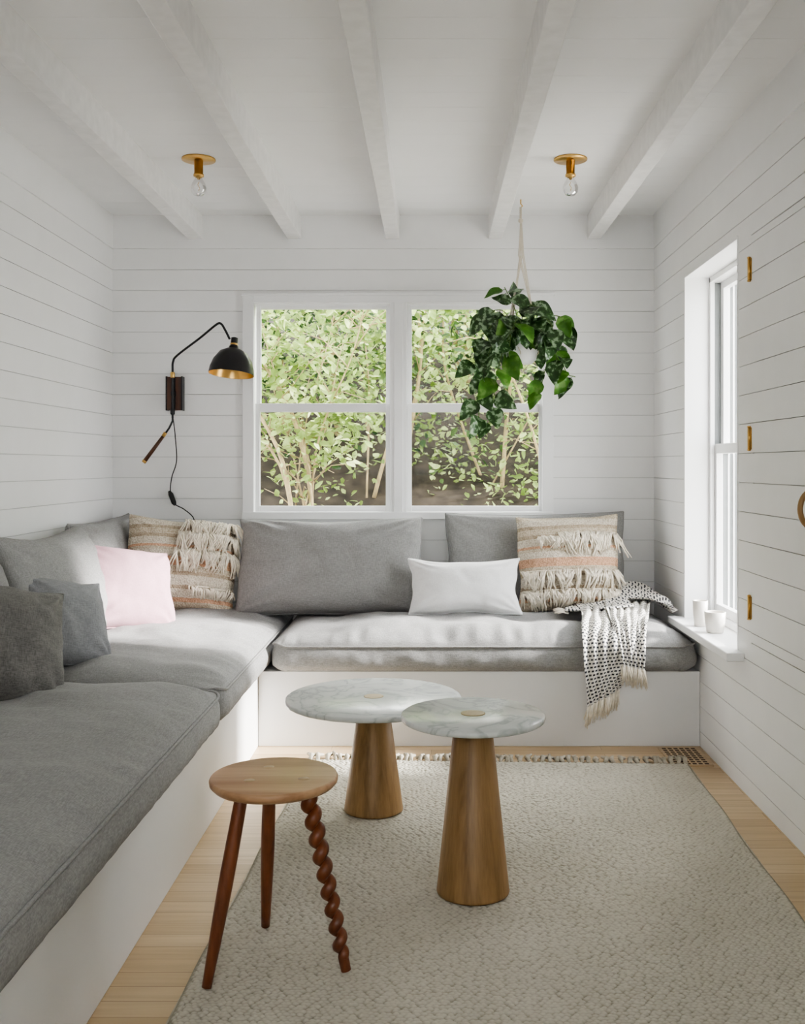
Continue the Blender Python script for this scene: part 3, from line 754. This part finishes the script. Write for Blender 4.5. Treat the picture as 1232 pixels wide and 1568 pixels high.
# ------------------------------------------------------------------ hanging plant
def plant():
    rr = random.Random(21); mb = MB()
    C = Vector((0.425, 4.70, 0)); top = Vector((0.418, 4.70, ZC))
    mb.tube([top, top-Vector((0, 0, .02)), top+Vector((.008, 0, -.03)), top+Vector((0, 0, -.04))], .003, M_brass, 6)
    k0 = top+Vector((0, 0, -.035)); k1 = top+Vector((0, 0, -.10))
    for s in range(4):
        pts = [k0.lerp(k1, t/10)+Vector((math.cos(t*1.2+s*1.57)*.004, math.sin(t*1.2+s*1.57)*.004, 0)) for t in range(11)]
        mb.tube(pts, .0025, M_rope, 6)
    mb.lathe([(.004, -.01), (.011, -.005), (.011, .006), (.004, .012)], 12, M_rope, Matrix.Translation(k1))
    rim = 1.80; pr = .085
    for s in range(4):
        a = s*math.pi/2+.6; e = Vector((C.x+pr*math.cos(a), C.y+pr*math.sin(a), rim))
        m1 = k1+Vector((-.01+.006*s, 0, -.16))
        mb.tube([k1, m1, e], .0022, M_rope, 6)
        mb.tube([k1+Vector((.004, 0, 0)), m1+Vector((.006, 0, 0)), e+Vector((.004, 0, 0))], .0022, M_rope, 6)
        e2 = Vector((C.x+pr*.9*math.cos(a+.78), C.y+pr*.9*math.sin(a+.78), rim-.12)); mb.tube([e, e2, Vector((C.x, C.y, rim-.21))], .0022, M_rope, 6)
    mb.lathe([(.045, rim-.17), (.065, rim-.15), (.083, rim-.06), (.086, rim), (.080, rim), (.078, rim-.02)], 40, M_pot, Matrix.Translation((C.x, C.y, 0)), cap=False)
    mb.lathe([(.045, rim-.17), (.01, rim-.17)], 40, M_pot, Matrix.Translation((C.x, C.y, 0)), cap=False)
    mb.lathe([(.079, rim-.022), (.079, rim-.018)], 40, M_soil, Matrix.Translation((C.x, C.y, 0)))
    def leaf(base, d, nrm, L, mat):
        d = d.normalized(); s = d.cross(nrm); s = s.normalized() if s.length > 1e-4 else d.orthogonal().normalized(); n = s.cross(d).normalized()
        rows_ = 10; vs = []; fs = []; cur = rr.uniform(.1, .40); fold = rr.uniform(.15, .45)
        for i in range(rows_+1):
            t = i/rows_
            wd = 0.41*L*(math.sin(math.pi*min(1, t**.58))**.85) if 0 < t < 1 else 0.0
            for c in (-1, -.5, 0, .5, 1):
                lob = (-.12*L*abs(c)*max(0, 1-t*5))
                p = base+d*(t*L+lob)+s*(c*wd)+n*(abs(c)*wd*fold-cur*L*t*t+.03*L*math.sin(t*9+c*3))
                vs.append(p)
        for i in range(rows_):
            for c in range(4):
                a = i*5+c; fs.append((a, a+1, a+6, a+5))
        mb.add(vs, fs, mat, True)
    vines = [
        ([(-.02, 0, 0), (-.03, -.02, .08), (-.06, -.03, .15), (-.085, -.03, .20)], 7, .10),
        ([(-.02, -.03, 0), (-.07, -.06, .06), (-.13, -.08, .03), (-.20, -.08, -.05), (-.23, -.07, -.19)], 9, .12),
        ([(-.03, -.05, 0), (-.08, -.10, .03), (-.14, -.11, -.06), (-.18, -.10, -.18), (-.20, -.10, -.30), (-.21, -.10, -.43)], 11, .11),
        ([(0, -.06, 0), (-.03, -.12, .02), (-.08, -.13, -.06), (-.12, -.12, -.18), (-.14, -.11, -.32), (-.16, -.11, -.46)], 11, .105),
        ([(0, -.06, .01), (-.03, -.12, .04), (-.06, -.14, -.02), (-.08, -.14, -.16)], 7, .12),
        ([(.03, -.05, .01), (.07, -.10, .05), (.12, -.11, .02), (.14, -.10, -.07), (.15, -.10, -.16)], 8, .11),
        ([(.05, -.03, 0), (.10, -.04, .06), (.17, -.05, .06), (.22, -.05, .02)], 6, .11),
        ([(.05, -.04, 0), (.10, -.08, 0), (.11, -.09, -.12), (.09, -.09, -.22), (.07, -.09, -.30)], 7, .10),
        ([(.05, -.04, 0), (.10, -.05, .03), (.16, -.06, -.1), (.20, -.06, -.20), (.24, -.06, -.22)], 8, .10),
        ([(-.02, 0, .0), (0, .05, .05), (.05, .09, .03), (.10, .12, -.05), (.12, .12, -.12)], 6, .11),
        ([(-.02, 0, .0), (-.06, .06, .05), (-.12, .09, .0), (-.16, .10, -.12), (-.17, .1, -.22)], 7, .11),
        ([(0, -.02, 0), (0.0, -.04, .08), (.03, -.06, .11), (.07, -.07, .10)], 6, .11),
        ([(-.04, -.02, 0), (-.08, -.03, .08), (-.13, -.04, .09), (-.18, -.04, .04)], 7, .12),
    ]
    for vi, (pts, cnt, L) in enumerate(vines):
        P = bez([C+Vector((p[0], p[1], rim-.015+p[2])) for p in pts], 8); mb.tube(P, .0022, M_stem, 6)
        for k in range(cnt):
            t = (k+.6)/cnt; q = P[min(len(P)-1, int(t*(len(P)-1)))]
            an = rr.uniform(0, 6.28)
            side = Vector((math.cos(an)*.85, math.sin(an)*.6-.35, 0))
            d = side*rr.uniform(.4, 1.1)+Vector((0, 0, rr.uniform(-1.1, -.3)))
            if pts[-1][2] > .05: d.z += .6
            nrm = Vector((rr.uniform(-.8, .8), -1, rr.uniform(.1, 1.3)))
            b = q+d.normalized()*.022; mb.tube([q, (q+b)/2+Vector((0, 0, .004)), b], .0014, M_stem, 5)
            leaf(b, d, nrm, L*rr.uniform(.7, 1.1), M_leaf2 if (rr.random() < (.6 if vi in (7, 8) else .16)) else M_leaf)
    mb.build("hanging_plant")
plant()

# ------------------------------------------------------------------ outdoors
def outdoors():
    rr = random.Random(5); mb = MB()
    root = D.objects.new("hillside_garden", None); SC.collection.objects.link(root)
    n = 60; vs = []; fs = []
    def hz(x, y):
        t = y-5.6
        return (-.25 if t < 0 else -.25+.70*t-.02*t*t) + .08*noise.noise(Vector((x, y, 0)))
    for i in range(n+1):
        for j in range(n+1):
            x = -7+14*i/n; y = 5.3+8*j/n; vs.append((x, y, hz(x, y)+.05*noise.noise(Vector((x*4, y*4, 3)))))
    for i in range(n):
        for j in range(n):
            a = i*(n+1)+j; fs.append((a, a+n+1, a+n+2, a+1))
    mb.add(vs, fs, M_hill, True); mb.build("hillside", parent=root)
    mb = MB(); mb.box(-14, 14, -12, 5.36, -.4, -.25, M_bounce); mb.build("bounce_ground", parent=root)  # unseen ground, made pale to bounce daylight up to the ceiling
    def leaves(mb, centers, per, sg, size, mat):
        vs = []; fs = []
        for c in centers:
            for _ in range(per):
                p = Vector((rr.gauss(c[0], sg), rr.gauss(c[1], sg), rr.gauss(c[2], sg*.8)))
                if p.y < 5.5: continue
                L = size*rr.uniform(.5, 1.4); d = Vector((rr.gauss(0, 1), rr.gauss(0, 1), rr.gauss(-.3, .7))).normalized()
                u = Vector((rr.gauss(0, .5), rr.gauss(-.4, .5), 1)).cross(d).normalized()*L*.32; nn = d.cross(u).normalized()*L*.08
                o = len(vs); vs += [p, p+d*L*.35+u+nn, p+d*L*.35-u+nn, p+d*L*.75+u*.7+nn*.5, p+d*L*.75-u*.7+nn*.5, p+d*L, p+d*L*.4]
                fs += [(o, o+1, o+6), (o, o+6, o+2), (o+6, o+1, o+3, o+5), (o+6, o+5, o+4, o+2)]
        mb.add(vs, fs, mat, False)
    for (bx, by, hgt, ns) in ((-0.85, 6.6, 2.2, 8), (-0.35, 7.4, 2.4, 4), (0.42, 7.5, 2.0, 3), (1.0, 6.8, 2.2, 7), (-1.7, 7.2, 2.3, 6), (1.8, 7.3, 2.3, 6)):
        mb = MB(); cs = []; zb = hz(bx, by)
        for s in range(ns):
            an = rr.uniform(0, 6.28); sp = rr.uniform(.15, .9)
            e = Vector((bx+math.cos(an)*sp, by+math.sin(an)*sp*.7, zb+hgt*rr.uniform(.75, 1.05)))
            st = Vector((bx+rr.uniform(-.12, .12), by+rr.uniform(-.12, .12), zb-.05))
            m1 = st.lerp(e, .35)+Vector((rr.uniform(-.14, .14), rr.uniform(-.06, .06), .15)); m2 = st.lerp(e, .7)+Vector((rr.uniform(-.16, .16), 0, .08))
            P = bez([st, m1, m2, e], 6); r0 = rr.uniform(.006, .018); mb.tube(P, [r0*(1-.75*k/(len(P)-1)) for k in range(len(P))], M_bark, 7)
            for b in range(10):
                q = P[rr.randint(3, len(P)-1)]; tip = q+Vector((rr.uniform(-.45, .45), rr.uniform(-.3, .2), rr.uniform(-.05, .35)))
                mb.tube([q, (q+tip)/2+Vector((rr.uniform(-.05, .05), 0, .05)), tip], [.005, .0035, .002], M_bark, 5); cs.append(tip)
        cs = [c for c in cs if c.z > 1.35+rr.uniform(-.5, .4)]
        leaves(mb, cs, 50, .14, .058, M_tree)
        mb.build("shrub", parent=root)
    mb = MB(); cs = []
    for _ in range(420):
        x = rr.uniform(-4, 4); y = rr.uniform(7.4, 10.5); z = hz(x, y)+rr.uniform(.1, 2.6)
        cs.append((x, y, z))
    leaves(mb, cs, 66, .25, .076, M_treed); leaves(mb, cs[::2], 34, .3, .076, M_tree)
    for _ in range(14):
        x = rr.uniform(-3, 3); y = rr.uniform(7.8, 10); z = hz(x, y); mb.tube([(x, y, z-.1), (x+rr.uniform(-.2, .2), y, z+1.2), (x+rr.uniform(-.4, .4), y, z+3)], [.03, .022, .01], M_bark, 7)
    mb.build("hedge", parent=root)
    mb = MB(); cs = []
    for _ in range(140):
        x = rr.uniform(-2.5, 2.5); yy = rr.uniform(6.1, 7.9)
        if -1.40 < x < -.45 and rr.random() < .85: continue
        cs.append((x, yy, hz(x, yy)+rr.uniform(.03, .35)))
    leaves(mb, cs, 22, .13, .050, M_tree); mb.build("groundcover", parent=root)
    mb = MB()
    for k in range(24): mb.box(1.60+k*.06, 1.60+k*.06+.05, 6.2, 6.23, -.3, 2.9, M_fence)
    mb.box(1.60, 3.04, 6.235, 6.26, -.3, 2.9, M_fence); mb.build("fence", parent=root)
outdoors()

# ------------------------------------------------------------------ light
w = D.worlds.new("sky"); SC.world = w; w.use_nodes = True
bg = w.node_tree.nodes["Background"]; bg.inputs[0].default_value = (0.96, 0.98, 1.0, 1); bg.inputs[1].default_value = 9.2
def sun(name, d, e, ang, col):
    sl = D.lights.new(name, 'SUN'); sl.energy = e; sl.angle = math.radians(ang); sl.color = col
    so = D.objects.new(name, sl); SC.collection.objects.link(so)
    so.rotation_euler = Vector(d).to_track_quat('-Z', 'Y').to_euler()
sun("sun", (-2.3, 0.10, -1.02), 19, 6, (1, 0.98, 0.95))
sun("added_sky_fill", (-0.25, -1.0, -0.75), 15, 36, (1, 0.99, 0.97))  # added lamp: soft second sun filling the room through the back window

# ------------------------------------------------------------------ camera
cd = D.cameras.new("camera"); cd.sensor_fit = 'HORIZONTAL'; cd.sensor_width = 36; cd.lens = 45.0
cd.shift_x = -0.0357; cd.shift_y = -0.0576
co = D.objects.new("camera", cd); SC.collection.objects.link(co)
co.location = (0, 0, 1.156); co.rotation_euler = (math.radians(90), 0, 0); cd.clip_start = 0.05
SC.camera = co
